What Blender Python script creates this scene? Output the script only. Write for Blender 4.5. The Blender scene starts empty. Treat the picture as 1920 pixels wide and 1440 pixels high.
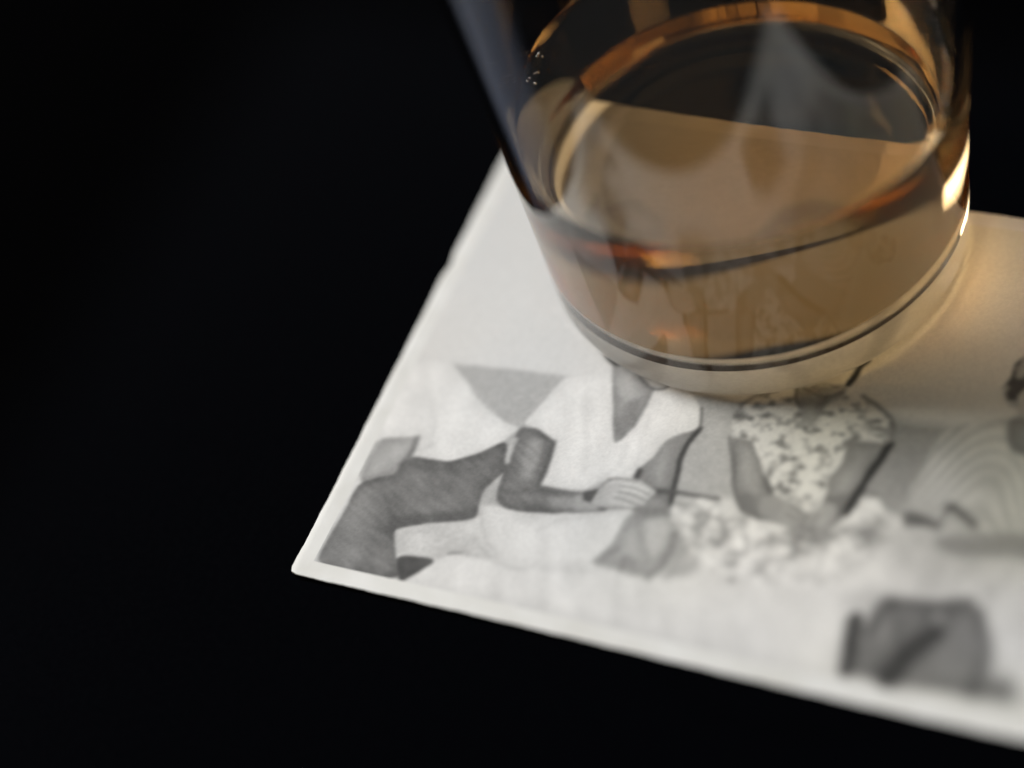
import bpy, bmesh, math, random
import numpy as np
from mathutils import Matrix, Vector

# ------------------------------------------------------------------ camera, world, light
scene = bpy.context.scene
col = scene.collection

cam_d = bpy.data.cameras.new('camera')
cam = bpy.data.objects.new('camera', cam_d); col.objects.link(cam); scene.camera = cam
R = Vector((0.90594, 0.36462, -0.21523)); U = Vector((-0.16292, 0.76938, 0.61767)); F = Vector((-0.39081, 0.52451, -0.75641))
cam.matrix_world = Matrix(((R.x, U.x, -F.x, 0.14903), (R.y, U.y, -F.y, -0.13200), (R.z, U.z, -F.z, 0.24999), (0, 0, 0, 1)))
cam_d.sensor_width = 36.0; cam_d.lens = 74.53
cam_d.clip_start = 0.01; cam_d.clip_end = 20.0
cam_d.dof.use_dof = True; cam_d.dof.focus_distance = 0.319; cam_d.dof.aperture_fstop = 3.3
cam_d.dof.aperture_blades = 0

world = bpy.data.worlds.new('World'); scene.world = world; world.use_nodes = True
bg = world.node_tree.nodes['Background']
bg.inputs['Color'].default_value = (0.95, 0.97, 1.0, 1); bg.inputs['Strength'].default_value = 0.02

def area(name, loc, target, sx, sy, power, color):
    d = bpy.data.lights.new(name, 'AREA'); d.shape = 'RECTANGLE'; d.size = sx; d.size_y = sy
    d.energy = power; d.color = color
    o = bpy.data.objects.new(name, d); col.objects.link(o); o.location = loc
    o.rotation_euler = (Vector(target) - Vector(loc)).to_track_quat('-Z', 'Y').to_euler()
    return o
area('window_light', (-1.22, 0.10, 0.71), (0.05, 0.05, 0), 0.72, 0.92, 39.0, (1.0, 0.985, 0.965))
area('ceiling_bounce_fill', (0.05, 0.25, 1.25), (0.05, 0.25, 0), 2.3, 2.3, 4.0, (0.95, 0.97, 1.0))  # added overhead panel standing in for ceiling bounce; shapes bands in the drink

vs = scene.view_settings
vs.view_transform = 'Standard'; vs.look = 'None'; vs.gamma = 1.0; vs.exposure = 0.0; vs.use_curve_mapping = False
scene.render.engine = 'CYCLES'
cy = scene.cycles
cy.use_denoising = True; cy.denoiser = 'OPENIMAGEDENOISE'
cy.max_bounces = 28; cy.transmission_bounces = 24; cy.glossy_bounces = 12; cy.diffuse_bounces = 4
cy.transparent_max_bounces = 12
cy.caustics_refractive = True; cy.caustics_reflective = True
cy.sample_clamp_indirect = 8.0; cy.blur_glossy = 0.3

# ------------------------------------------------------------------ helpers
def tag(o, label=None, cat=None, kind=None):
    if label: o['label'] = label
    if cat: o['category'] = cat
    if kind: o['kind'] = kind
    return o

def link(name, me, mat, parent=None):
    o = bpy.data.objects.new(name, me); col.objects.link(o)
    if mat: me.materials.append(mat)
    if parent: o.parent = parent
    return o

def mesh_np(name, verts, quads, smooth=True):
    me = bpy.data.meshes.new(name)
    n = len(verts); m = len(quads)
    me.vertices.add(n); me.vertices.foreach_set('co', np.asarray(verts, np.float32).ravel())
    me.loops.add(m * 4); me.loops.foreach_set('vertex_index', np.asarray(quads, np.int32).ravel())
    me.polygons.add(m); me.polygons.foreach_set('loop_start', np.arange(m, dtype=np.int32) * 4)
    me.update(calc_edges=True); me.validate()
    if smooth: me.polygons.foreach_set('use_smooth', np.ones(m, bool))
    return me

def nodes(mat):
    mat.use_nodes = True; nt = mat.node_tree; nt.nodes.clear()
    return nt, nt.nodes.new('ShaderNodeOutputMaterial')

def lathe(bm, prof, seg, close_ends=True):
    """revolve (r, z) points about the z axis; r = 0 makes a pole"""
    rings = []
    for r, z in prof:
        if r < 1e-7: rings.append([bm.verts.new((0, 0, z))])
        else: rings.append([bm.verts.new((r * math.cos(2 * math.pi * k / seg), r * math.sin(2 * math.pi * k / seg), z)) for k in range(seg)])
    for a, b in zip(rings, rings[1:]):
        for k in range(seg):
            k2 = (k + 1) % seg
            if len(a) == 1: bm.faces.new((a[0], b[k2], b[k]))
            elif len(b) == 1: bm.faces.new((a[k], a[k2], b[0]))
            else: bm.faces.new((a[k], a[k2], b[k2], b[k]))

# ------------------------------------------------------------------ materials
def mat_table():
    m = bpy.data.materials.new('black_lacquer'); nt, out = nodes(m)
    b = nt.nodes.new('ShaderNodeBsdfPrincipled'); nt.links.new(b.outputs[0], out.inputs[0])
    tc = nt.nodes.new('ShaderNodeTexCoord')
    nz = nt.nodes.new('ShaderNodeTexNoise'); nz.inputs['Scale'].default_value = 900; nz.inputs['Detail'].default_value = 3
    nt.links.new(tc.outputs['Object'], nz.inputs['Vector'])
    cr = nt.nodes.new('ShaderNodeValToRGB')
    cr.color_ramp.elements[0].color = (0.0002, 0.0002, 0.0002, 1); cr.color_ramp.elements[1].color = (0.0012, 0.0011, 0.0012, 1)
    nt.links.new(nz.outputs['Fac'], cr.inputs[0]); nt.links.new(cr.outputs[0], b.inputs['Base Color'])
    b.inputs['Roughness'].default_value = 0.07; b.inputs['Specular IOR Level'].default_value = 0.055
    b.inputs['Specular Tint'].default_value = (0.42, 0.56, 1.0, 1)
    bp = nt.nodes.new('ShaderNodeBump'); bp.inputs['Strength'].default_value = 0.05; bp.inputs['Distance'].default_value = 0.00005
    nt.links.new(nz.outputs['Fac'], bp.inputs['Height']); nt.links.new(bp.outputs[0], b.inputs['Normal'])
    return m

def paper_common(m, color_out_fn, rough, spec):
    nt, out = nodes(m)
    b = nt.nodes.new('ShaderNodeBsdfPrincipled'); nt.links.new(b.outputs[0], out.inputs[0])
    tc = nt.nodes.new('ShaderNodeTexCoord')
    nz = nt.nodes.new('ShaderNodeTexNoise'); nz.inputs['Scale'].default_value = 2600; nz.inputs['Detail'].default_value = 2
    nt.links.new(tc.outputs['Object'], nz.inputs['Vector'])
    color_out_fn(nt, b, tc)
    bp = nt.nodes.new('ShaderNodeBump'); bp.inputs['Strength'].default_value = 0.25; bp.inputs['Distance'].default_value = 0.00004
    nt.links.new(nz.outputs['Fac'], bp.inputs['Height']); nt.links.new(bp.outputs[0], b.inputs['Normal'])
    b.inputs['Roughness'].default_value = rough; b.inputs['Specular IOR Level'].default_value = spec
    return m

def mat_border():
    def col_fn(nt, b, tc):
        nz = nt.nodes.new('ShaderNodeTexNoise'); nz.inputs['Scale'].default_value = 140; nz.inputs['Detail'].default_value = 5
        nt.links.new(tc.outputs['Object'], nz.inputs['Vector'])
        cr = nt.nodes.new('ShaderNodeValToRGB')
        cr.color_ramp.elements[0].position = .3; cr.color_ramp.elements[1].position = .7
        cr.color_ramp.elements[0].color = (0.68, 0.67, 0.63, 1); cr.color_ramp.elements[1].color = (0.78, 0.775, 0.75, 1)
        nt.links.new(nz.outputs['Fac'], cr.inputs[0]); nt.links.new(cr.outputs[0], b.inputs['Base Color'])
    return paper_common(bpy.data.materials.new('aged_white_paper'), col_fn, .5, .3)

def mat_edge():
    def col_fn(nt, b, tc):
        nz = nt.nodes.new('ShaderNodeTexNoise'); nz.inputs['Scale'].default_value = 500; nz.inputs['Detail'].default_value = 4
        nt.links.new(tc.outputs['Object'], nz.inputs['Vector'])
        cr = nt.nodes.new('ShaderNodeValToRGB')
        cr.color_ramp.elements[0].position = .35; cr.color_ramp.elements[1].position = .7
        cr.color_ramp.elements[0].color = (0.30, 0.24, 0.17, 1); cr.color_ramp.elements[1].color = (0.62, 0.57, 0.48, 1)
        nt.links.new(nz.outputs['Fac'], cr.inputs[0]); nt.links.new(cr.outputs[0], b.inputs['Base Color'])
    return paper_common(bpy.data.materials.new('browned_paper_edge'), col_fn, .9, .1)

def mat_picture():
    def col_fn(nt, b, tc):
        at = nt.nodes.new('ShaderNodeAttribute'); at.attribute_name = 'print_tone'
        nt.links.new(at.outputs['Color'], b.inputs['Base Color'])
    return paper_common(bpy.data.materials.new('silver_print_emulsion'), col_fn, .42, .35)

def mat_glass():
    m = bpy.data.materials.new('clear_glass'); nt, out = nodes(m)
    g = nt.nodes.new('ShaderNodeBsdfGlass'); g.inputs['IOR'].default_value = 1.49; g.inputs['Roughness'].default_value = 0.0
    g.inputs['Color'].default_value = (0.985, 0.99, 0.985, 1)
    tc = nt.nodes.new('ShaderNodeTexCoord')
    nz = nt.nodes.new('ShaderNodeTexNoise'); nz.inputs['Scale'].default_value = 45; nz.inputs['Detail'].default_value = 1
    nt.links.new(tc.outputs['Object'], nz.inputs['Vector'])
    bp = nt.nodes.new('ShaderNodeBump'); bp.inputs['Strength'].default_value = 0.10; bp.inputs['Distance'].default_value = 0.0008
    nt.links.new(nz.outputs['Fac'], bp.inputs['Height']); nt.links.new(bp.outputs[0], g.inputs['Normal'])
    nt.links.new(g.outputs[0], out.inputs[0])
    return m

def mat_liquid():
    # one closed body: its top meets air (IOR 1.36), its sides and floor meet the glass (1.36 / 1.49)
    m = bpy.data.materials.new('amber_spirit'); nt, out = nodes(m)
    g = nt.nodes.new('ShaderNodeBsdfGlass'); g.inputs['Roughness'].default_value = 0.0
    g.inputs['Color'].default_value = (1, 1, 1, 1)
    at = nt.nodes.new('ShaderNodeAttribute'); at.attribute_name = 'meets_air'
    mr = nt.nodes.new('ShaderNodeMapRange')
    mr.inputs['To Min'].default_value = 1.36 / 1.49; mr.inputs['To Max'].default_value = 1.36
    nt.links.new(at.outputs['Fac'], mr.inputs['Value']); nt.links.new(mr.outputs[0], g.inputs['IOR'])
    nt.links.new(g.outputs[0], out.inputs['Surface'])
    v = nt.nodes.new('ShaderNodeVolumeAbsorption')
    v.inputs['Color'].default_value = (0.82, 0.575, 0.15, 1); v.inputs['Density'].default_value = 47.0
    nt.links.new(v.outputs[0], out.inputs['Volume'])
    return m

def mat_bubble():
    m = bpy.data.materials.new('air_bubble'); nt, out = nodes(m)
    g = nt.nodes.new('ShaderNodeBsdfGlass'); g.inputs['IOR'].default_value = 1 / 1.36; g.inputs['Roughness'].default_value = 0
    nt.links.new(g.outputs[0], out.inputs[0])
    return m

# ------------------------------------------------------------------ table
bm = bmesh.new()
bmesh.ops.create_grid(bm, x_segments=24, y_segments=24, size=0.9)
for v in bm.verts: v.co.x += .05; v.co.y += .1
me = bpy.data.meshes.new('table_top'); bm.to_mesh(me); bm.free()
tag(link('table_top', me, mat_table()), kind='structure')

# ------------------------------------------------------------------ the old photograph
PW, PH, PT = 127.0, 89.0, 0.28          # millimetres
MM = 0.001
rng = np.random.default_rng(7)

def lift(x, y):
    """height of the sheet's underside in mm: flat under the glass, lightly bowed towards its free edges"""
    a = np.clip((22 - y) / 22, 0, 1) ** 2 * (0.35 + 0.25 * np.sin(x / 17.0))
    b = np.clip((14 - x) / 14, 0, 1) ** 2 * 0.25
    c = np.clip((x - 95) / 32, 0, 1) ** 2 * 0.9
    return 0.04 + a + b + c

def wobble(s, seed, amp):
    r = np.random.default_rng(seed); o = np.zeros_like(s)
    for w, a in ((9.0, .5), (4.1, .3), (1.7, .25)): o += a * np.sin(s / w * 2 * np.pi + r.uniform(0, 6.28))
    return o * amp

photo = bpy.data.objects.new('photo_print', None); col.objects.link(photo); photo.empty_display_size = .02
tag(photo, 'old black and white snapshot with white border lying under the glass', 'photograph')

def sheet_mesh():
    nx, ny = 220, 154
    u = np.linspace(0, 1, nx + 1); v = np.linspace(0, 1, ny + 1)
    uu, vv = np.meshgrid(u, v)
    x = uu * PW; y = vv * PH
    e = .07
    x = x + wobble(y, 1, e) * (1 - uu) ** 8 + wobble(y, 2, e) * uu ** 8
    y = y + wobble(x, 3, e) * (1 - vv) ** 8 + wobble(x, 4, e) * vv ** 8
    dent = np.exp(-((y - 62.5) / 1.6) ** 2) * .35 - np.exp(-((y - 59.0) / 1.2) ** 2) * .15
    x = x + dent * (1 - uu) ** 30
    rr = 1.0                                           # worn corners
    for cx, cy_ in ((0, 0), (1, 0), (0, 1), (1, 1)):
        dx = np.abs(uu - cx) * PW; dy = np.abs(vv - cy_) * PH
        k = np.clip(1 - (dx + dy) / rr, 0, 1) * .3
        x += k * (1 - 2 * cx); y += k * (1 - 2 * cy_)
    zb = lift(x, y)
    edge = np.minimum(np.minimum(uu, 1 - uu) * PW, np.minimum(vv, 1 - vv) * PH)
    zt = zb + PT - 0.10 * np.clip(1 - edge / .58, 0, 1) ** 1.5     # pressed, rounded-over rim
    top = np.stack([x, y, zt], -1).reshape(-1, 3); bot = np.stack([x, y, zb], -1).reshape(-1, 3)
    N = (nx + 1) * (ny + 1)
    i = np.arange(N).reshape(ny + 1, nx + 1)
    qt = np.stack([i[:-1, :-1], i[:-1, 1:], i[1:, 1:], i[1:, :-1]], -1).reshape(-1, 4)
    qb = qt[:, ::-1] + N
    ring = np.concatenate([i[0, :-1], i[:-1, -1], i[-1, :0:-1], i[:0:-1, 0]])
    nr = np.roll(ring, -1)
    qs = np.stack([ring + N, nr + N, nr, ring], -1)
    me = mesh_np('paper_sheet', np.concatenate([top, bot]) * MM, np.concatenate([qt, qb, qs]))
    mi = np.zeros(len(qt) + len(qb) + len(qs), np.int32); mi[len(qt):] = 1
    return me, mi
me, mi = sheet_mesh()
ob = link('paper_sheet', me, mat_border(), photo); me.materials.append(mat_edge())
me.polygons.foreach_set('material_index', mi)
try: me.set_sharp_from_angle(angle=math.radians(40))
except Exception: pass

# the printed picture: tones of the print laid out in millimetres on the sheet
# (kind, tone, edge softness, opacity, texture or line width, x y x y ...)
SHAPES = [
    ('poly',0.7,0.5,1,'wall',[-4.9,42.1,8.8,43.0,28.0,44.5,50.4,45.4,79.5,46.1,87.6,46.8,104.3,47.4,140.1,46.9,142.9,28.4,87.6,23.7,58.8,22.9,48.8,20.5,24.0,18.2,1.3,18.0]),
    ('poly',0.57,1.5,0.75,'wall',[76.4,47.0,87.4,47.4,90.7,46.9,87.4,41.5,85.5,34.3,83.8,26.4,76.3,25.6]),
    ('poly',0.85,1.0,1.0,None,[14.7,7.4,21.4,7.9,26.5,12.0,29.3,15.1,38.2,19.9,58.9,28.1,70.5,31.4,104.3,29.9,176.5,29.3,178.6,4.2,17.2,2.2,17.9,2.7]),
    ('poly',0.79,0.35,1,'grain',[12.6,11.3,15.4,12.7,24.3,16.1,26.7,12.1,30.6,9.4,23.5,9.3,21.4,7.8,14.6,7.0]),
    ('poly',0.88,0.25,1.0,None,[-1.4,22.6,3.6,26.4,9.2,28.1,10.0,24.5,12.9,24.4,16.4,24.9,19.7,27.0,22.9,30.2,24.5,33.3,21.7,33.8,16.5,36.8,10.7,41.7,8.8,43.2,0.5,42.7]),
    ('line',0.8,0.5,0.5,0.7,[8.5,35.1,10.6,31.6,11.7,27.2]),
    ('line',0.74,0.4,0.6,0.5,[9.2,25.5,11.5,26.3,12.1,27.4]),
    ('line',0.76,0.3,0.35,0.4,[11.0,41.7,16.5,36.8,21.7,33.8]),
    ('poly',0.66,0.3,1.0,None,[3.6,26.4,4.5,26.9,9.3,28.1,9.8,24.4,8.9,23.0,7.9,20.8,3.6,18.1,3.4,21.7]),
    ('line',0.42,0.5,0.8,0.9,[9.2,27.8,9.6,24.4,8.7,22.8]),
    ('line',0.52,0.6,0.6,0.7,[8.1,21.5,6.6,19.7,4.2,18.7]),
    ('poly',0.42,0.2,1,'hatch',[8.6,22.9,10.0,24.4,12.8,24.5,16.3,25.0,19.7,27.0,22.9,30.2,23.8,29.9,24.2,27.7,25.5,25.4,24.3,23.3,23.5,21.7,23.8,18.4,24.3,15.9,18.8,13.9,15.4,12.7,12.6,11.3,14.7,7.1,17.2,2.5,3.2,2.3,3.6,11.9,3.6,18.1,8.4,20.8]),
    ('poly',0.53,1.2,0.8,'hatch',[4.6,17.8,3.6,11.9,3.1,2.4,9.9,2.6,9.9,7.4,8.6,14.0,8.2,18.6]),
    ('poly',0.52,0.8,0.5,'hatch',[10.1,10.6,13.1,10.3,15.9,4.3,13.9,3.5]),
    ('line',0.33,0.7,0.35,1.0,[9.2,23.0,17.7,23.0,23.6,25.7]),
    ('line',0.31,0.8,0.55,1.4,[12.0,12.9,17.3,14.8,23.7,16.9]),
    ('line',0.33,0.5,0.5,0.7,[7.5,17.8,10.2,15.0,11.9,11.6]),
    ('poly',0.33,0.2,1.0,None,[14.8,7.0,21.5,7.7,17.9,2.6,17.1,2.7]),
    ('line',0.45,0.2,0.8,0.3,[22.7,9.2,24.5,9.6]),
    ('line',0.68,0.4,0.5,0.4,[30.1,9.2,34.6,8.6,37.8,11.4]),
    ('poly',0.89,0.22,1.0,None,[28.1,44.6,34.9,47.1,39.6,35.0,41.7,37.4,42.3,44.8,44.8,46.3,48.8,45.1,50.6,42.8,51.6,39.4,47.6,36.0,46.6,32.7,45.0,29.9,45.2,28.0,41.4,27.2,38.4,24.5,34.6,23.9,31.5,24.2,31.1,28.0,31.2,32.2,28.4,33.5,24.8,34.1,24.8,35.0,26.2,38.9]),
    ('line',0.8,0.6,0.35,0.8,[32.1,41.2,35.4,34.7,37.3,27.5]),
    ('line',0.8,0.6,0.4,0.7,[42.0,33.6,42.1,30.4,40.8,27.3]),
    ('line',0.78,0.5,0.35,0.5,[43.6,39.7,44.0,34.0,44.5,30.4]),
    ('poly',0.85,0.5,1.0,None,[24.2,18.2,26.6,19.1,30.7,18.5,38.2,19.9,43.0,21.4,57.5,24.4,54.1,12.1,31.9,8.8,26.5,12.0]),
    ('line',0.76,0.4,0.5,0.5,[34.3,16.3,38.4,19.4,43.1,21.1]),
    ('line',0.72,0.4,0.5,0.6,[23.7,21.5,24.1,18.2,26.2,13.8,30.3,9.9]),
    ('poly',0.45,0.2,1,'hatch',[24.5,33.3,27.3,33.8,31.2,32.2,31.6,28.4,31.6,25.2,31.5,23.9,35.4,23.7,38.3,24.0,40.5,25.1,42.5,24.9,43.3,21.9,38.1,20.2,30.6,18.7,27.9,18.7,26.1,19.8,25.5,22.0,25.4,24.8,24.8,27.2,24.5,29.7]),
    ('poly',0.63,0.7,0.75,'hatch',[27.1,32.2,29.2,32.0,29.8,27.7,29.4,24.4,28.0,24.4,27.2,28.7]),
    ('line',0.31,0.4,0.7,0.7,[30.9,32.1,31.3,28.3,31.5,24.3]),
    ('line',0.36,0.5,0.45,0.8,[24.9,33.0,25.0,28.5,25.9,23.6]),
    ('line',0.78,0.3,0.8,0.9,[24.8,31.1,24.5,28.4,24.9,26.9]),
    ('poly',0.62,0.9,0.8,None,[33.5,22.4,38.5,23.4,39.4,21.0,34.8,20.4]),
    ('poly',0.68,0.7,0.8,None,[37.4,23.4,40.5,24.5,41.9,21.5,38.5,20.6]),
    ('line',0.34,0.5,0.35,1.2,[27.4,21.8,31.6,23.0,35.3,23.3]),
    ('poly',0.38,0.3,1.0,None,[38.5,24.3,40.7,25.4,40.9,23.9,40.4,22.7,39.0,22.9]),
    ('poly',0.6,0.25,1.0,None,[51.8,39.3,47.6,36.1,46.6,32.7,45.5,30.0,45.2,28.3,46.4,28.0,48.2,26.8,48.6,25.7,47.9,24.0,46.5,22.6,50.2,22.7,52.7,23.3,51.7,27.3,51.1,32.5,51.1,36.9]),
    ('poly',0.5,0.9,0.6,None,[50.4,38.0,48.3,35.6,49.0,32.0,49.5,27.5,51.5,26.4,50.9,32.4]),
    ('poly',0.4,0.7,0.6,None,[47.8,27.1,51.4,28.2,52.3,24.7,48.6,25.7]),
    ('line',0.22,0.3,1.0,0.75,[51.8,39.3,51.0,37.0,50.8,33.7,51.4,28.5,52.1,24.9]),
    ('line',0.25,0.4,1.0,0.9,[45.5,29.8,45.3,28.5]),
    ('line',0.42,0.35,1.0,0.8,[48.2,26.8,52.2,27.2,58.5,27.6]),
    ('line',0.3,0.5,0.8,0.9,[48.2,26.7,52.0,27.1]),
    ('poly',0.72,0.22,1.0,None,[40.4,24.4,41.1,26.5,42.6,27.6,44.4,27.8,45.6,26.6,46.2,24.2,44.8,22.9,42.4,22.3,40.3,22.6]),
    ('line',0.77,0.25,0.95,1.25,[43.3,27.1,45.3,27.4,47.4,26.9,48.4,26.5]),
    ('line',0.77,0.25,0.95,1.25,[43.7,26.1,46.0,26.3,48.0,25.7]),
    ('line',0.77,0.25,0.95,1.2,[43.6,24.9,46.0,24.9,47.9,24.4]),
    ('line',0.77,0.25,0.95,1.1,[43.2,23.7,45.3,23.7,47.1,23.6]),
    ('line',0.77,0.25,0.95,0.9,[41.6,26.7,43.4,27.7,45.2,27.8]),
    ('line',0.46,0.22,0.7,0.3,[43.5,26.6,45.6,26.8,48.2,26.1]),
    ('line',0.46,0.22,0.7,0.3,[43.7,25.4,46.0,25.6,48.0,25.0]),
    ('line',0.46,0.22,0.7,0.3,[43.5,24.3,45.6,24.3,47.6,24.0]),
    ('line',0.46,0.22,0.7,0.3,[42.7,22.3,44.9,22.8,47.4,23.2]),
    ('line',0.46,0.22,0.7,0.3,[41.4,27.2,43.5,28.0,45.7,27.9]),
    ('line',0.46,0.22,0.7,0.3,[40.7,25.4,41.1,26.5,41.9,27.2]),
    ('line',0.9,0.3,0.6,0.45,[43.9,27.0,46.0,27.0,47.7,26.7]),
    ('line',0.9,0.3,0.6,0.4,[44.2,26.0,45.8,26.1,47.2,25.9]),
    ('poly',0.62,0.25,1,'grain',[33.9,49.6,36.1,50.0,39.1,47.6,42.4,44.8,41.8,37.3,41.1,35.1,39.9,33.7,36.7,41.5]),
    ('poly',0.48,0.7,0.65,None,[39.1,41.7,41.3,43.1,41.6,37.7,40.6,35.2,39.2,36.2]),
    ('line',0.45,0.3,0.7,0.6,[42.3,44.6,42.2,40.7,41.7,37.4]),
    ('poly',0.72,0.6,0.6,None,[35.9,46.0,38.7,45.9,39.7,43.1,37.5,42.3]),
    ('poly',0.78,1.2,1.0,None,[26.4,60.2,27.5,67.2,32.3,70.5,38.6,67.1,42.3,58.8,40.8,53.0,34.1,51.7,30.1,54.1]),
    ('poly',0.62,1.2,0.8,None,[30.2,52.0,25.6,60.0,25.8,66.9,26.3,70.5,30.7,61.0,32.2,54.6,35.8,49.6,34.5,48.3]),
    ('poly',0.26,0.25,1.0,None,[31.3,50.8,32.6,50.3,35.9,48.8,35.4,48.0,34.2,48.3]),
    ('line',0.38,0.25,1.0,0.4,[39.6,46.4,41.5,45.0,43.2,44.8,44.5,45.8,44.6,47.3]),
    ('poly',0.74,0.3,1.0,None,[38.9,48.3,40.3,48.9,44.2,47.4,43.9,45.8,42.8,45.1,41.4,45.3]),
    ('line',0.5,0.25,0.8,0.35,[45.9,46.3,48.4,46.1,50.5,46.2]),
    ('line',0.34,0.25,1.0,0.35,[50.7,42.9,51.4,41.1,51.8,39.3]),
    ('poly',0.64,0.9,1.0,None,[46.8,21.9,47.7,23.7,52.3,24.7,54.3,21.0,55.0,18.2,54.7,14.9,53.1,12.3,50.9,12.1,48.7,12.4,44.5,12.6,45.4,15.0,46.3,16.7,46.5,19.1]),
    ('poly',0.48,0.9,0.75,None,[47.2,23.6,52.1,25.3,53.2,22.8,50.7,22.6,48.5,21.4]),
    ('poly',0.76,1.1,0.8,None,[49.8,21.4,52.0,22.6,53.8,20.9,53.9,17.3,52.2,15.5,50.2,17.6]),
    ('poly',0.73,0.9,0.6,None,[47.4,18.8,48.5,19.9,50.6,15.7,49.8,14.3,48.2,16.0]),
    ('line',0.5,0.7,0.6,0.8,[44.8,13.1,45.7,14.9,46.9,15.8]),
    ('line',0.46,0.6,0.6,0.7,[48.6,12.5,48.5,14.6,50.0,14.3]),
    ('line',0.52,0.8,0.45,0.8,[48.7,20.9,50.2,17.6,52.2,14.9]),
    ('line',0.46,0.8,0.7,1.0,[53.1,12.3,54.7,14.3,55.1,17.3,54.5,20.4]),
    ('line',0.56,0.5,0.6,0.6,[45.5,14.7,46.5,17.0,46.6,21.0]),
    ('poly',0.6,1.2,0.85,None,[54.8,20.5,57.4,19.8,59.4,17.9,59.8,15.5,58.5,14.1,55.3,12.5,55.3,15.3,55.4,18.0]),
    ('line',0.46,0.8,0.55,0.9,[54.9,20.2,57.4,19.5,59.3,17.7]),
    ('poly',0.78,1.2,0.6,None,[56.3,17.0,58.2,17.2,58.6,15.2,56.7,14.2]),
    ('poly',0.72,1.2,0.7,'blotch',[56.1,19.0,61.7,21.2,79.0,25.3,83.4,25.0,82.8,20.2,76.7,16.5,66.4,14.5,59.3,15.4]),
    ('poly',0.72,1.2,1,'blotch',[52.7,25.8,58.5,27.1,61.5,25.7,64.9,25.3,68.2,28.4,73.1,32.9,80.5,33.7,83.1,29.5,82.8,23.7,80.1,21.3,71.3,18.3,66.7,17.5,59.8,19.3,55.5,20.7,53.6,22.6]),
    ('line',0.93,1.0,0.8,1.3,[65.1,25.3,65.6,20.7,65.8,17.0]),
    ('line',0.9,1.4,0.6,2.0,[59.1,21.5,61.6,22.1,63.2,23.4]),
    ('line',0.4,1.0,0.55,1.2,[72.4,21.5,74.2,22.2,74.7,23.5]),
    ('poly',0.52,1.2,0.6,None,[72.0,27.8,74.4,27.8,75.2,25.9,72.8,25.1]),
    ('line',0.9,0.6,0.7,0.6,[74.1,29.8,75.7,27.5,75.8,24.9]),
    ('line',0.88,0.7,0.7,0.7,[78.9,31.8,81.7,31.6,82.9,28.9,82.3,25.8]),
    ('line',0.93,0.7,0.5791680236646319,0.9846603438548767,[67.6,20.6,68.7,21.0,69.3,22.1]),
    ('line',0.93,0.7,0.4146581177294461,1.4934384825412392,[73.2,20.2,74.3,19.5,75.2,19.5]),
    ('line',0.5,0.6,0.3178653315506565,0.6641906330852394,[83.5,25.6,82.5,26.9,81.5,27.3]),
    ('line',0.93,0.7,0.624102097771712,1.3191241147640769,[58.7,23.3,60.0,23.0,61.2,23.4]),
    ('line',0.93,0.7,0.6477333675242823,1.6402155494928619,[71.0,21.0,70.2,20.8,69.3,20.0]),
    ('line',0.5,0.6,0.4159540595117803,0.8232918109405893,[63.4,25.1,63.2,24.5,63.4,23.6]),
    ('line',0.5,0.6,0.4192273164237843,0.8901794705871461,[80.7,26.9,81.5,26.8,82.5,27.3]),
    ('line',0.5,0.6,0.5274121550981277,0.882038108296882,[56.7,21.7,56.7,22.9,56.4,23.7]),
    ('line',0.5,0.6,0.4342274632503065,0.6796475708051974,[56.5,25.0,57.1,24.5,58.0,24.4]),
    ('line',0.5,0.6,0.3809384931571795,0.5064328365045447,[60.6,18.3,61.9,17.1,63.1,16.9]),
    ('line',0.5,0.6,0.49255069697713816,0.8271884508506153,[82.0,29.0,81.4,27.2,81.8,25.9]),
    ('line',0.5,0.6,0.32201956601652726,0.5481623812994731,[57.3,22.1,57.6,21.3,58.4,20.5]),
    ('line',0.5,0.6,0.4451173599787635,0.8795673362436565,[56.5,24.3,56.6,22.8,57.5,21.8]),
    ('line',0.93,0.7,0.46643023308714104,1.0494985664292495,[72.4,19.3,72.7,18.7,73.5,18.0]),
    ('line',0.93,0.7,0.4363438884777318,1.221457223947358,[76.7,20.2,77.1,18.9,78.6,17.5]),
    ('line',0.93,0.7,0.502702371269658,1.3964663065299354,[55.5,22.3,55.8,20.7,56.7,19.7]),
    ('line',0.93,0.7,0.49807678739979927,1.4143030157248682,[60.4,17.8,61.3,17.3,62.3,17.5]),
    ('line',0.5,0.6,0.4106356111116788,0.4881268876864086,[78.2,31.1,79.3,30.9,80.2,31.4]),
    ('line',0.93,0.7,0.6045540938630627,1.4912215912486535,[70.9,28.6,70.0,27.8,69.5,25.8]),
    ('line',0.93,0.7,0.6226645825519546,0.8212591782091014,[55.8,25.6,57.5,25.2,59.3,26.0]),
    ('line',0.93,0.7,0.7150685584372827,1.5370054948662588,[70.2,21.2,69.5,19.3,69.7,17.9]),
    ('line',0.93,0.7,0.7048854406927039,1.700835939330379,[76.8,20.0,77.3,21.7,76.8,23.1]),
    ('line',0.5,0.6,0.4826600702231729,0.6913394459055631,[67.8,17.3,68.7,18.2,68.9,19.6]),
    ('line',0.5,0.6,0.47428586361800684,0.7675190757742393,[55.2,22.2,56.8,22.1,58.4,23.2]),
    ('line',0.93,0.7,0.48057757530427364,1.2809568153492412,[67.7,18.4,69.5,17.6,70.6,17.7]),
    ('line',0.5,0.6,0.5034410937393264,0.5505163205534979,[76.5,23.0,75.0,24.3,73.5,24.4]),
    ('line',0.93,0.7,0.633064671886785,1.1269606188294081,[59.1,23.3,60.4,24.0,60.9,25.3]),
    ('line',0.5,0.6,0.39494605334824145,0.6915535938769706,[60.8,19.6,61.3,20.8,61.0,22.8]),
    ('line',0.93,0.7,0.4591951186916998,1.076795996888411,[57.8,22.2,58.6,23.3,58.6,25.2]),
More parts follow.
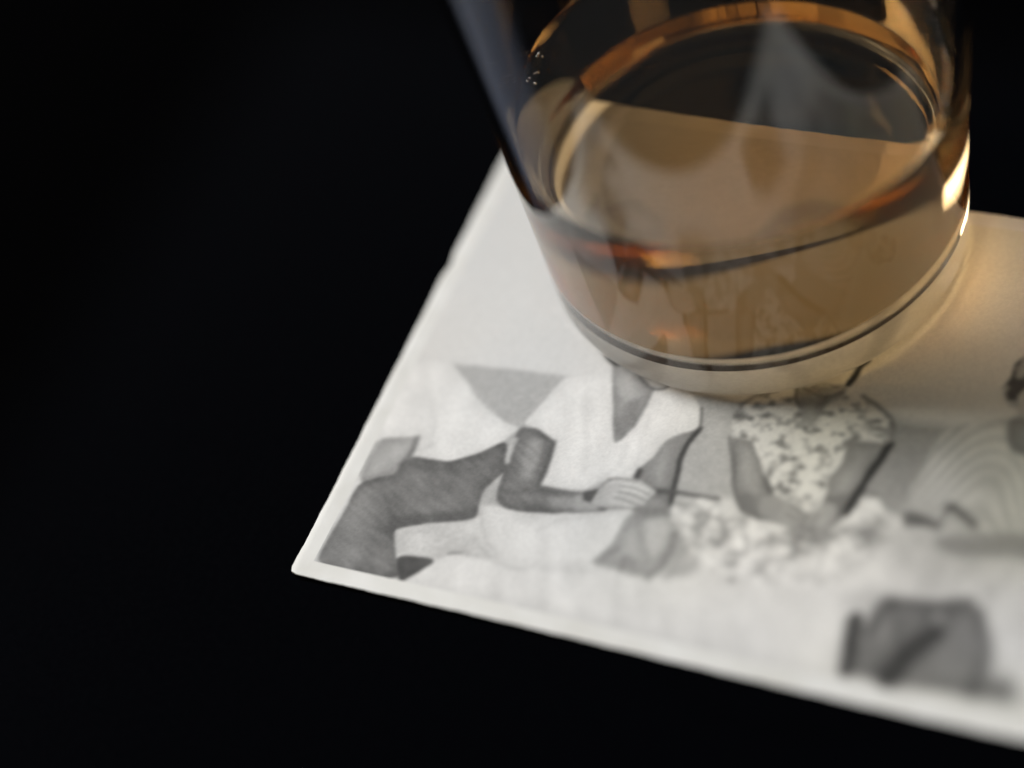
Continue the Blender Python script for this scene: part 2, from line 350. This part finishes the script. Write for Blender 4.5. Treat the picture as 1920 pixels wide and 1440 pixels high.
    ('line',0.5,0.6,0.5517355237347679,0.5576858226816228,[66.8,25.7,67.0,24.6,67.9,23.7]),
    ('line',0.5,0.6,0.47117458810109203,0.7543154645005998,[80.8,30.1,81.3,29.8,82.2,29.8]),
    ('line',0.5,0.6,0.37122270266545027,0.8148342172295321,[64.5,17.6,65.4,17.4,66.2,17.8]),
    ('line',0.93,0.7,0.7354612281716535,1.6073849109462133,[58.7,25.1,57.9,26.0,56.5,26.4]),
    ('line',0.5,0.6,0.35372964268875856,0.7570854776955209,[74.4,27.5,73.3,27.2,72.8,26.8]),
    ('line',0.93,0.7,0.6771762832621246,1.1935162115749853,[63.4,21.7,63.0,22.8,61.9,23.7]),
    ('line',0.5,0.6,0.5729896076173928,0.7127740878139655,[77.6,31.1,79.1,31.8,79.8,32.9]),
    ('line',0.5,0.6,0.36146830938525043,0.725661282920591,[65.6,19.5,66.6,20.2,67.2,22.0]),
    ('line',0.93,0.7,0.742075482818858,1.7804931513059314,[78.0,19.3,76.8,20.6,75.6,21.0]),
    ('line',0.5,0.6,0.43227035777729916,0.4413862915230351,[71.9,20.8,71.2,19.7,71.4,17.7]),
    ('line',0.5,0.6,0.3518688921625658,0.7999299333807242,[72.6,19.8,71.9,19.8,71.2,19.4]),
    ('line',0.93,0.7,0.6412800405476773,1.639976442440497,[65.3,18.4,65.9,17.7,66.8,17.5]),
    ('line',0.93,0.7,0.6550951204935902,1.0901696773704863,[79.9,29.0,80.8,29.3,81.2,29.8]),
    ('line',0.5,0.6,0.5701575114043829,0.8226302834975342,[73.1,21.9,73.9,23.0,73.9,24.2]),
    ('line',0.5,0.6,0.45095223114997696,0.6679518390978896,[61.6,15.8,63.0,15.9,63.9,16.9]),
    ('line',0.93,0.7,0.5718641562955655,1.3628666886831144,[69.6,28.2,71.0,28.3,71.9,29.2]),
    ('line',0.93,0.7,0.5656065249633998,1.0692137900462557,[74.5,28.8,73.5,29.0,72.1,28.8]),
    ('line',0.5,0.6,0.4853684642078302,0.4957258582843067,[57.6,22.3,58.3,23.8,58.0,25.5]),
    ('line',0.5,0.6,0.3966246747753086,0.7435170176777282,[79.4,31.1,79.5,32.0,79.2,32.5]),
    ('line',0.93,0.7,0.46920509670286364,1.0505536430902498,[64.6,20.6,66.2,19.5,67.4,19.5]),
    ('line',0.5,0.6,0.48939449906499255,0.5021331208342279,[70.7,24.3,69.9,23.6,69.6,22.4]),
    ('line',0.5,0.6,0.5431524738988187,0.7703857869948596,[73.0,21.8,73.7,22.5,74.0,24.1]),
    ('line',0.93,0.7,0.44687627860262846,1.6875416897003483,[79.3,32.0,78.6,30.2,78.8,28.8]),
    ('line',0.5,0.6,0.33780098229791033,0.794967912528064,[63.0,18.8,62.9,18.1,63.4,17.3]),
    ('line',0.93,0.7,0.44039358531422224,1.768378263423766,[66.6,19.5,67.5,19.3,68.5,19.7]),
    ('line',0.5,0.6,0.31123076177089776,0.45308666089290645,[72.1,19.7,70.3,19.8,69.3,19.1]),
    ('line',0.5,0.6,0.5970904140541577,0.8201071454511109,[71.9,22.4,70.9,22.8,70.2,22.7]),
    ('line',0.93,0.7,0.5634359534774362,1.126827268234524,[77.6,32.3,79.3,31.5,81.0,31.8]),
    ('line',0.93,0.7,0.5588828435230914,0.9812691867944289,[70.4,23.0,69.9,23.5,69.0,23.6]),
    ('line',0.5,0.6,0.5405118491692238,0.8465924988866788,[75.3,25.8,75.6,24.9,76.3,24.4]),
    ('line',0.93,0.7,0.6816874900224668,1.7826802487743985,[77.4,19.0,76.7,19.8,75.5,20.1]),
    ('line',0.5,0.6,0.5639524531488281,0.8482725349437844,[64.9,14.6,64.9,15.8,63.9,17.4]),
    ('line',0.5,0.6,0.44065211735858734,0.5708593305263274,[76.1,19.5,76.2,20.4,75.7,21.6]),
    ('line',0.93,0.7,0.5182354649574812,1.4660935677503524,[55.6,22.7,54.4,24.0,53.1,24.3]),
    ('line',0.93,0.7,0.6666088963924428,1.5012506955833023,[75.3,22.7,74.5,22.9,73.1,22.6]),
    ('line',0.5,0.6,0.3586338281214451,0.425228465949391,[81.9,32.2,80.6,33.5,79.2,33.6]),
    ('line',0.93,0.7,0.6233044095748692,1.7951051555547095,[65.5,16.0,64.5,16.3,62.9,16.1]),
    ('line',0.93,0.7,0.5651165361667013,0.9599315731667167,[78.0,28.9,76.4,29.9,75.1,29.9]),
    ('line',0.5,0.6,0.4793496034571406,0.6633791208213855,[61.1,19.9,60.5,20.3,59.6,20.6]),
    ('line',0.93,0.7,0.4049043642012089,1.096040497920374,[66.1,23.2,65.1,24.5,64.0,24.9]),
    ('line',0.93,0.7,0.41755537505158263,1.548363117857062,[59.4,27.1,60.5,25.7,61.9,25.1]),
    ('line',0.5,0.6,0.3731124893846376,0.8865840366315065,[81.0,27.0,82.6,26.0,84.2,26.3]),
    ('line',0.93,0.7,0.44028264148265056,1.4036232911527609,[72.3,16.5,72.1,17.3,71.2,18.5]),
    ('line',0.5,0.6,0.5003673778853712,0.6214320567987048,[72.4,24.3,72.6,23.6,73.3,23.1]),
    ('line',0.93,0.7,0.7334222473319261,1.7976345906926203,[68.6,24.6,67.7,25.2,66.3,25.2]),
    ('line',0.93,0.7,0.4950291448342279,1.1591838946547748,[73.6,27.7,74.7,26.7,76.6,26.3]),
    ('line',0.5,0.6,0.5939162574401606,0.5244805175891112,[76.2,22.4,75.2,23.2,73.6,23.3]),
    ('line',0.5,0.6,0.3307408807185916,0.7116745801197186,[79.7,26.6,80.6,26.3,81.3,26.6]),
    ('line',0.93,0.7,0.56749442610096,1.1731835967601056,[67.7,28.1,69.0,27.3,70.6,27.3]),
    ('line',0.5,0.6,0.48711974063066243,0.8045915038214699,[61.4,20.8,61.1,22.8,60.3,23.8]),
    ('line',0.5,0.6,0.5967541730329161,0.7268288479609188,[76.7,28.1,75.9,27.9,75.2,26.9]),
    ('line',0.5,0.6,0.5625534571502064,0.4485084707365045,[65.4,19.1,65.4,20.9,64.3,22.2]),
    ('line',0.5,0.6,0.32282378891888064,0.7877515867698663,[57.2,25.0,56.0,25.6,54.6,25.4]),
    ('line',0.93,0.7,0.4500213442486781,1.0829151815303473,[61.2,18.8,62.0,18.3,63.2,18.3]),
    ('line',0.93,0.7,0.7289775382017186,1.7185566224335849,[66.8,19.5,66.3,19.0,66.1,18.1]),
    ('line',0.5,0.6,0.5684182238195077,0.8673330177731349,[79.5,28.6,79.9,29.7,79.7,30.6]),
    ('line',0.5,0.6,0.46914140664394366,0.49748021043402124,[62.5,23.3,61.7,22.5,61.6,21.4]),
    ('line',0.93,0.7,0.4985092296015339,1.6808982435964985,[77.5,22.7,78.2,24.0,78.2,25.0]),
    ('line',0.93,0.7,0.42241976636414275,1.6043189899827914,[56.3,22.8,55.2,23.1,53.5,22.9]),
    ('line',0.93,0.7,0.6219448058213177,0.8846999066022027,[71.1,19.5,71.8,19.1,72.7,19.1]),
    ('line',0.93,0.7,0.6676482566496322,1.321554189459743,[61.4,16.6,60.6,17.5,59.8,17.7]),
    ('line',0.93,0.7,0.647849223512079,1.5209351217185594,[64.7,23.0,66.3,23.1,67.3,24.2]),
    ('line',0.93,0.7,0.7110264268713489,1.6338277272079416,[79.3,28.5,79.9,29.4,79.9,31.1]),
    ('line',0.5,0.6,0.34385683144417484,0.6102283124460371,[82.6,28.6,81.4,29.0,79.7,28.4]),
    ('line',0.5,0.6,0.5909280826585448,0.5460121880249682,[78.3,19.0,77.6,18.3,77.5,17.6]),
    ('poly',0.9,2.0,0.6,None,[71.5,19.6,75.7,22.0,81.4,23.1,84.1,21.2,82.0,17.0,74.9,16.7]),
    ('poly',0.55,0.3,1.0,None,[57.1,38.7,60.0,38.6,61.8,36.4,63.5,33.4,66.1,30.6,68.4,28.5,67.7,26.4,65.5,25.4,62.8,26.0,60.9,28.5,58.5,34.1]),
    ('poly',0.66,0.9,0.6,None,[59.3,37.4,61.1,36.6,63.6,32.2,61.7,30.9,59.8,34.4]),
    ('poly',0.4,0.7,0.5,None,[61.1,29.5,66.3,29.8,67.8,27.4,65.4,25.5,62.7,26.2]),
    ('line',0.3,0.4,0.6,0.5,[56.8,38.6,58.6,34.2,60.9,28.5,62.5,26.5]),
    ('poly',0.36,0.6,0.7,None,[63.5,33.1,65.6,32.1,66.8,29.9,65.0,30.1]),
    ('poly',0.58,0.3,1.0,None,[74.2,42.0,79.9,42.3,79.1,38.8,78.1,33.7,77.1,29.6,76.4,27.7,74.2,28.6,73.1,30.5,73.3,35.0,74.2,38.0]),
    ('poly',0.42,1.0,0.7,None,[73.4,31.4,77.4,32.9,77.1,29.6,76.1,27.9,74.1,28.9]),
    ('line',0.16,0.5,1.0,1.1,[80.1,42.4,79.1,39.1,78.2,34.3,77.2,29.3]),
    ('poly',0.42,0.8,0.5,None,[75.9,29.6,77.3,29.7,76.5,27.4,75.7,25.2,74.7,27.0]),
    ('poly',0.86,0.3,1,'floral',[56.5,44.9,58.5,47.4,61.0,48.4,63.7,48.2,65.0,46.6,66.8,46.4,69.0,47.8,70.8,49.6,73.7,50.1,76.6,48.8,78.8,47.1,79.6,45.7,79.9,42.3,77.1,42.6,74.5,42.0,74.2,39.5,73.6,36.3,73.1,34.7,72.8,33.4,73.5,32.6,73.4,29.6,69.2,28.7,66.3,29.8,64.1,33.6,61.7,36.4,59.9,38.8,56.7,39.1,56.1,42.4]),
    ('line',0.42,0.3,1.0,0.6,[63.8,49.6,64.1,47.7,65.3,46.3]),
    ('line',0.45,0.4,0.7,0.5,[56.5,44.9,58.5,47.4,61.0,48.3]),
    ('line',0.42,0.4,0.8,0.6,[73.9,50.1,76.7,48.8,78.9,47.0,79.6,45.7,79.9,43.2]),
    ('poly',0.4,0.7,0.7,None,[56.1,42.4,56.9,44.2,58.3,42.9,57.0,41.3]),
    ('poly',0.64,0.5,1,'grain',[63.7,49.9,70.9,51.9,71.0,49.6,69.0,47.7,68.2,42.8,66.3,44.0,65.0,46.6]),
    ('line',0.42,0.3,0.8,0.45,[64.8,49.8,66.6,48.9,68.7,48.7,70.5,50.3]),
    ('line',0.4,0.25,0.7,0.35,[66.1,50.4,67.4,51.5,69.5,51.1]),
    ('poly',0.62,0.4,0.9,None,[64.2,29.3,66.5,30.1,68.9,29.5,71.3,28.4,72.7,27.1,72.0,25.9,70.1,25.9,67.6,25.9,65.4,25.7]),
    ('poly',0.66,0.4,0.9,None,[73.8,30.6,75.7,30.2,76.0,28.2,74.8,26.4,73.2,25.4,71.7,25.5,71.7,27.1,72.7,28.7]),
    ('line',0.44,0.3,0.6,0.35,[69.2,28.7,71.3,27.6,72.5,26.8]),
    ('line',0.44,0.3,0.6,0.35,[68.9,27.4,70.5,26.7,72.0,26.1]),
    ('line',0.44,0.3,0.6,0.35,[72.3,28.2,71.8,26.6,71.9,25.6]),
    ('line',0.44,0.3,0.6,0.35,[73.7,28.5,73.2,26.9,73.2,25.5]),
    ('line',0.36,0.5,0.55,0.6,[65.4,25.5,67.9,25.7,71.2,25.4,73.7,25.3]),
    ('poly',0.8,1.2,1.0,None,[59.4,56.9,56.4,63.8,56.9,70.6,61.3,73.1,66.5,70.2,69.5,64.3,70.3,57.0,68.6,51.4,64.6,51.1]),
    ('poly',0.66,1.3,0.8,None,[57.7,57.6,54.1,65.6,55.4,72.6,60.5,75.8,66.8,73.6,71.1,65.7,72.2,57.4,69.4,60.0,66.3,68.0,60.5,70.2,57.7,65.2]),
    ('line',0.22,0.3,1.0,0.8,[72.5,56.8,71.5,55.3,71.6,53.3,71.1,51.9]),
    ('poly',0.62,3.0,0.55,'faint',[80.9,29.0,86.9,29.2,93.2,27.8,102.6,29.2,115.5,29.8,117.7,19.5,104.3,19.9,93.0,19.4,85.8,21.8]),
    ('poly',0.74,0.7,1,'stripe',[86.8,46.6,91.0,49.4,95.3,50.6,101.8,50.5,113.7,49.5,119.4,32.1,102.4,30.0,91.7,28.8,86.4,31.2,84.8,35.0,85.8,41.2]),
    ('poly',0.46,1.2,0.7,None,[90.6,28.7,102.0,31.7,117.3,31.6,118.2,27.2,102.9,27.6,93.7,25.7,90.6,26.7]),
    ('poly',0.36,0.9,0.9,None,[85.0,30.9,86.2,31.7,88.2,31.6,90.5,30.7,90.4,29.5,88.7,29.7,86.0,28.9]),
    ('line',0.3,0.8,0.9,1.3,[91.2,33.6,92.8,32.8,94.8,31.7]),
    ('line',0.48,0.8,0.8,0.9,[90.3,29.8,90.6,31.3,91.1,33.0]),
    ('poly',0.7,1.0,0.7,None,[90.8,31.3,91.9,32.8,94.2,31.3,93.2,29.6,91.1,29.4]),
    ('poly',0.7,1.0,0.7,None,[86.3,28.8,89.9,29.4,90.8,27.0,88.1,25.8]),
    ('poly',0.5,0.6,1.0,None,[95.4,50.3,96.8,51.4,100.3,51.7,101.7,45.7,98.9,44.7,97.2,44.9,95.8,47.4]),
    ('poly',0.74,0.6,1.0,None,[95.0,54.9,97.0,56.6,100.0,56.3,100.9,52.2,98.0,50.6,96.2,51.8]),
    ('poly',0.36,0.4,1,'curl',[97.5,64.0,94.7,62.2,93.9,60.4,94.0,58.2,93.1,56.1,93.8,54.4,95.3,52.7,96.1,53.1,95.3,54.7,96.3,56.5,99.0,58.6]),
    ('poly',0.76,2.0,0.7,'faint',[79.2,15.2,86.0,19.4,98.6,24.7,118.1,28.0,122.9,4.5,108.0,4.5,99.2,4.6]),
    ('poly',0.4,1.3,1,'faint',[82.1,12.4,83.7,13.5,84.9,12.0,85.8,16.3,86.6,17.2,93.4,18.1,97.6,19.7,100.4,16.6,102.3,10.6,102.2,5.1,100.0,4.8,90.3,4.2,83.8,4.0]),
    ('poly',0.5,1.4,0.75,None,[93.7,16.0,96.2,14.4,97.1,17.9,99.6,15.3,101.5,7.8,96.8,5.0,92.4,4.6,95.1,9.8]),
    ('poly',0.62,1.0,0.8,None,[93.1,16.7,94.4,16.2,94.6,14.3,93.4,13.7]),
    ('line',0.2,1.3,1.0,2.6,[94.4,13.2,92.6,10.8,91.1,7.8,90.2,4.5]),
    ('line',0.2,0.9,1.0,1.4,[83.4,12.9,84.0,8.7,84.5,4.2]),
    ('line',0.36,1.0,0.8,1.3,[93.0,16.9,92.7,13.6]),
    ('line',0.34,1.2,0.7,1.6,[99.3,17.4,101.5,13.1,101.9,6.3]),
    ('line',0.62,1.6,0.4,2.2,[100.7,12.9,102.8,9.7,102.7,8.1]),
    ('poly',0.32,1.8,0.8,None,[101.0,6.3,103.2,8.0,106.2,8.2,107.0,5.1,100.9,4.8]),
    ('line',0.86,1.8,0.4,3.0,[101.9,16.9,106.1,12.6,108.1,9.5]),
]
X0, X1, Y0, Y1 = 2.9, 124.0, 2.8, 86.2
STEP = 0.19
gx = np.arange(X0, X1 + STEP / 2, STEP); gy = np.arange(Y0, Y1 + STEP / 2, STEP)
GX, GY = np.meshgrid(gx, gy)

def vnoise(x, y, s, seed):
    """smooth value noise, feature size s mm"""
    r = np.random.default_rng(seed); t = r.random((256, 256))
    fx = x / s + 50; fy = y / s + 50
    ix = np.floor(fx).astype(int); iy = np.floor(fy).astype(int); ax = fx - ix; ay = fy - iy
    ax = ax * ax * (3 - 2 * ax); ay = ay * ay * (3 - 2 * ay)
    g = lambda i, j: t[j % 256, i % 256]
    return (g(ix, iy) * (1 - ax) + g(ix + 1, iy) * ax) * (1 - ay) + (g(ix, iy + 1) * (1 - ax) + g(ix + 1, iy + 1) * ax) * ay

def seg_dist(x, y, a, b):
    d = b - a; L = max(d @ d, 1e-9)
    t = np.clip(((x - a[0]) * d[0] + (y - a[1]) * d[1]) / L, 0, 1)
    return np.hypot(x - a[0] - t * d[0], y - a[1] - t * d[1])

def smooth_poly(P, closed, it=2):
    for _ in range(it):
        Q = np.roll(P, -1, 0)
        if closed:
            P = np.stack([P * .87 + Q * .13, P * .13 + Q * .87], 1).reshape(-1, 2)
        else:
            A, B = P[:-1], P[1:]
            P = np.concatenate([P[:1], np.stack([A * .75 + B * .25, A * .25 + B * .75], 1).reshape(-1, 2), P[-1:]])
    return P

TONE = 0.86 - 0.02 * (GY / 89.0) + 0.012 * (vnoise(GX, GY, 14, 1) - .5)
wx = (vnoise(GX, GY, 2.2, 31) - .5) * .35; wy = (vnoise(GX, GY, 2.2, 32) - .5) * .35
WX, WY = GX + wx, GY + wy

def texture(kind, x, y, t):
    if kind == 'wall': return t + .05 * (vnoise(x, y, .55, 5) - .5) + .03 * (vnoise(x, y, 5, 6) - .5)
    if kind == 'grain': return t + .06 * (vnoise(x, y, .6, 7) - .5) + .06 * (vnoise(x, y, 3, 8) - .5)
    if kind == 'hatch':
        s = (x * .45 + y * .89); q = (x * .89 - y * .45)
        return t + .09 * (vnoise(s * 2.6, q * .45, 1, 9) - .5) + .05 * (vnoise(x, y, 4, 10) - .5)
    if kind == 'floral':
        n = vnoise(x, y, 1.15, 11) * .6 + vnoise(x, y, .7, 12) * .4
        return t - .34 * np.clip((n - .46) / .34, 0, 1) + .03 * (vnoise(x, y, .4, 13) - .5)
    if kind == 'blotch':
        n = vnoise(x * .8 + y * .3, y, 2.6, 14) * .6 + vnoise(x, y, 1.2, 15) * .4
        return t + .60 * (n - .47)
    if kind == 'stripe':
        d = np.hypot((x - 95.0), (y - 16.0) * .34) + 1.5 * vnoise(x, y, 8, 16)
        return t + .06 * np.sin(d * 2 * np.pi / 1.05) * (.35 + vnoise(x, y, 5, 20)) + .09 * (vnoise(x, y, 4, 17) - .5)
    if kind == 'curl':
        n = vnoise(x, y, 1.3, 18); return t + .35 * np.clip((n - .5) / .2, 0, 1) - .05
    if kind == 'faint': return t + .10 * (vnoise(x * 1.6, y * .6, 2.5, 19) - .5)
    return t

for kind, tone, soft, alpha, extra, flat in SHAPES:
    P = np.array(flat).reshape(-1, 2)
    P = smooth_poly(P, kind == 'poly')
    m = soft + (extra if kind == 'line' else 0) + 1.0
    i0, i1 = np.searchsorted(gx, [P[:, 0].min() - m, P[:, 0].max() + m])
    j0, j1 = np.searchsorted(gy, [P[:, 1].min() - m, P[:, 1].max() + m])
    if i1 <= i0 or j1 <= j0: continue
    x = WX[j0:j1, i0:i1]; y = WY[j0:j1, i0:i1]
    D = np.full(x.shape, 1e9)
    if kind == 'poly':
        inside = np.zeros(x.shape, bool); Q = np.roll(P, -1, 0)
        for a, b in zip(P, Q):
            D = np.minimum(D, seg_dist(x, y, a, b))
            if a[1] != b[1]:
                inside ^= ((a[1] > y) != (b[1] > y)) & (x < (b[0] - a[0]) * (y - a[1]) / (b[1] - a[1]) + a[0])
        D = np.where(inside, -D, D)
        xs, ys = GX[j0:j1, i0:i1], GY[j0:j1, i0:i1]
        val = texture(extra, xs, ys, tone)
        if alpha == 1.0 and extra not in ('wall', 'stripe'):      # rounding of limbs and folds of cloth in the picture
            depth = np.clip(-D / 2.6, 0, 1)
            sd = int(abs(P[0, 0]) * 10) % 97
            fold = vnoise(xs * .9 + ys * .35, ys * .35, 1.7, 60 + sd) * .6 + vnoise(xs, ys, 3.6, 61 + sd) * .4 - .5
            val = val + (.11 * (depth - .6) + .12 * fold if tone < .72 else .045 * (depth - .7) + .085 * fold)
    else:
        for a, b in zip(P[:-1], P[1:]): D = np.minimum(D, seg_dist(x, y, a, b))
        D = D - extra / 2; val = tone
    k = np.clip(.5 - D / (2 * max(soft, .12)), 0, 1); k = k * k * (3 - 2 * k) * alpha
    T = TONE[j0:j1, i0:i1]; TONE[j0:j1, i0:i1] = T * (1 - k) + val * k

def blur(a, s):
    n = int(3 * s / STEP) + 1; k = np.exp(-.5 * (np.arange(-n, n + 1) * STEP / s) ** 2); k /= k.sum()
    for ax in (0, 1):
        p = np.pad(a, [(n, n) if i == ax else (0, 0) for i in (0, 1)], mode='edge')
        a = sum(w * np.take(p, np.arange(a.shape[ax]) + i, axis=ax) for i, w in enumerate(k))
    return a
TONE = blur(TONE, .20)
# film grain, faint silvering and rubbed specks of the old print
TONE = TONE + .03 * (rng.random(TONE.shape) - .5) + .035 * (vnoise(GX, GY, .42, 41) - .5)
TONE = np.clip(.05 + .93 * .86 * (np.clip(TONE, .01, 1) / .86) ** 1.08, .03, .95)
lin = np.where(TONE <= .04045, TONE / 12.92, ((TONE + .055) / 1.055) ** 2.4)
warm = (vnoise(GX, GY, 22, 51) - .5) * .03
amber_cast = .5 * np.clip((GX - 42) / 30, 0, 1) * np.clip((GY - 16) / 30, 0, 1) + .5 * np.clip((vnoise(GX, GY, 17, 52) - .3) * 1.6, 0, 1) * np.clip((GX - 40) / 30, 0, 1)  # uneven amber light through the drink, painted into the print's right side
RGB = np.stack([lin * (1.0 + warm), lin * (.99 - .02 * amber_cast), lin * (.965 - warm - .20 * amber_cast), np.ones_like(lin)], -1)

nyg, nxg = GX.shape
Z = lift(GX, GY) + PT + 0.02
idx = np.arange(nxg * nyg).reshape(nyg, nxg)
Q = np.stack([idx[:-1, :-1], idx[:-1, 1:], idx[1:, 1:], idx[1:, :-1]], -1).reshape(-1, 4)
me = mesh_np('picture', np.stack([GX, GY, Z], -1).reshape(-1, 3) * MM, Q)
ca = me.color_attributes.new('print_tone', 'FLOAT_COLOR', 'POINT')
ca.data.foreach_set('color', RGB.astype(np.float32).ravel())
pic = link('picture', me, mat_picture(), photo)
pic['label'] = 'grey printed picture of people sitting together indoors'

# ------------------------------------------------------------------ tumbler and drink
GXC, GYC = 0.04895, 0.07680
GZ = (0.04 + PT - 0.02) * MM
ZL, RL, KT = 36.0, 34.9, 0.055            # liquid level, outer radius there, taper
WALL = 2.2
FLOOR = 7.9
MEN = 0.6                                  # height of the meniscus at the wall
def r_out(z): return RL + KT * (z - 37.7)
def r_in(z): return r_out(z) - WALL

def arc(cx, cz, r, a0, a1, n):
    return [(cx + r * math.cos(math.radians(a0 + (a1 - a0) * i / n)), cz + r * math.sin(math.radians(a0 + (a1 - a0) * i / n))) for i in range(n + 1)]

TOP = 92.0
# shallow hollow under the base, its broad rim sitting tight on the print
outer = [(0, 0.42), (6, 0.40), (12, 0.30), (16, 0.16), (21, 0.06), (23.2, 0.015), (24.6, 0.0), (29.5, 0.0)]
cr = 3.9
outer += arc(r_out(cr) - cr, cr + .02, cr, -80, 0, 14)
outer += [(r_out(z), z) for z in np.linspace(cr + 1.2, TOP - 1.2, 40)]
rim_c = r_out(TOP) - WALL / 2
outer += arc(rim_c, TOP - 1.0, WALL / 2, 10, 170, 10)
inner_up = [(r_in(z), z) for z in np.linspace(TOP - 1.4, ZL + MEN, 26)]
# floor of the well: rounded corner, almost flat floor with a slight dome
ci = 2.4
well = [(r_in(z), z) for z in np.linspace(ZL + MEN, FLOOR + ci + .6, 14)][1:]
well += arc(r_in(FLOOR + ci) - ci, FLOOR + ci, ci, 0, -90, 14)
well += [(24, FLOOR + .03), (18, FLOOR + .10), (12, FLOOR + .16), (6, FLOOR + .19), (0, FLOOR + .2)]

SEG = 192
sc = lambda pr: [(r * MM, z * MM) for r, z in pr]
bm = bmesh.new(); lathe(bm, sc(outer + inner_up), SEG)
for v in bm.verts:                          # the moulded hollow sits a little off centre
    if v.co.z < 0.0005 and v.co.xy.length < 0.0248: v.co.x -= 0.0024; v.co.y += 0.0032
bmesh.ops.recalc_face_normals(bm, faces=bm.faces)
me = bpy.data.meshes.new('tumbler'); bm.to_mesh(me); bm.free()
# make certain the outside faces out
out_face = max(me.polygons, key=lambda f: f.center.xy.length)
if out_face.normal.xy.dot(out_face.center.xy) < 0: me.flip_normals()
me.polygons.foreach_set('use_smooth', np.ones(len(me.polygons), bool))
glass = link('drinking_glass', me, mat_glass()); glass.location = (GXC, GYC, GZ)
tag(glass, 'clear thick-bottomed glass tumbler standing on the old photograph', 'glass')

# drink: closed body, meniscus climbing the wall
men = [(r_in(ZL + MEN), ZL + MEN)]
for d in (0.08, .2, .4, .7, 1.1, 1.6, 2.2, 3.0, 4.0, 5.5): men.append((r_in(ZL) - d, ZL + (MEN - .02) * math.exp(-d / .8)))
men += [(26, ZL), (20, ZL), (12, ZL), (6, ZL), (0, ZL)]
prof = [(r, z) for r, z in reversed(well)] + [men[0]] + men[1:]
bm = bmesh.new(); lathe(bm, sc(prof), SEG)
bmesh.ops.recalc_face_normals(bm, faces=bm.faces)
me = bpy.data.meshes.new('drink'); bm.to_mesh(me); bm.free()
top = max(me.polygons, key=lambda f: f.center.z - f.center.xy.length)
if top.normal.z < 0: me.flip_normals()
n_w = len(well) - 1 + 1                     # lathe bands that touch the glass
air = np.zeros(len(me.polygons), np.float32)
air[n_w * SEG:] = 1.0
at = me.attributes.new('meets_air', 'FLOAT', 'FACE'); at.data.foreach_set('value', air)
me.polygons.foreach_set('use_smooth', np.ones(len(me.polygons), bool))
sharp = np.zeros(len(me.edges), bool)
lim = r_in(ZL + MEN) * MM - 1e-5
co = me.vertices
for e in me.edges:
    a, b = co[e.vertices[0]].co, co[e.vertices[1]].co
    if abs(a.z - (ZL + MEN) * MM) < 1e-6 and abs(b.z - (ZL + MEN) * MM) < 1e-6: sharp[e.index] = True
sa = me.attributes.new('sharp_edge', 'BOOLEAN', 'EDGE'); sa.data.foreach_set('value', sharp)
drink = link('drink', me, mat_liquid()); drink.location = (GXC, GYC, GZ)
tag(drink, 'amber spirit filling the lower part of the glass tumbler', 'drink')

# a few tiny air bubbles clinging under the surface near the wall
random.seed(4)
bm = bmesh.new()
for i in range(10):
    a = math.radians(random.uniform(176, 191)); rr = r_in(ZL) - random.uniform(0.8, 2.8)
    s = random.uniform(.2, .34)
    t = Matrix.Translation((rr * math.cos(a) * MM, rr * math.sin(a) * MM, (ZL - s - .12) * MM)) @ Matrix.Scale(s * MM, 4)
    bmesh.ops.create_icosphere(bm, subdivisions=2, radius=1.0, matrix=t)
me = bpy.data.meshes.new('bubbles'); bm.to_mesh(me); bm.free()
me.polygons.foreach_set('use_smooth', np.ones(len(me.polygons), bool))
tag(link('bubbles', me, mat_bubble(), drink), kind='stuff')
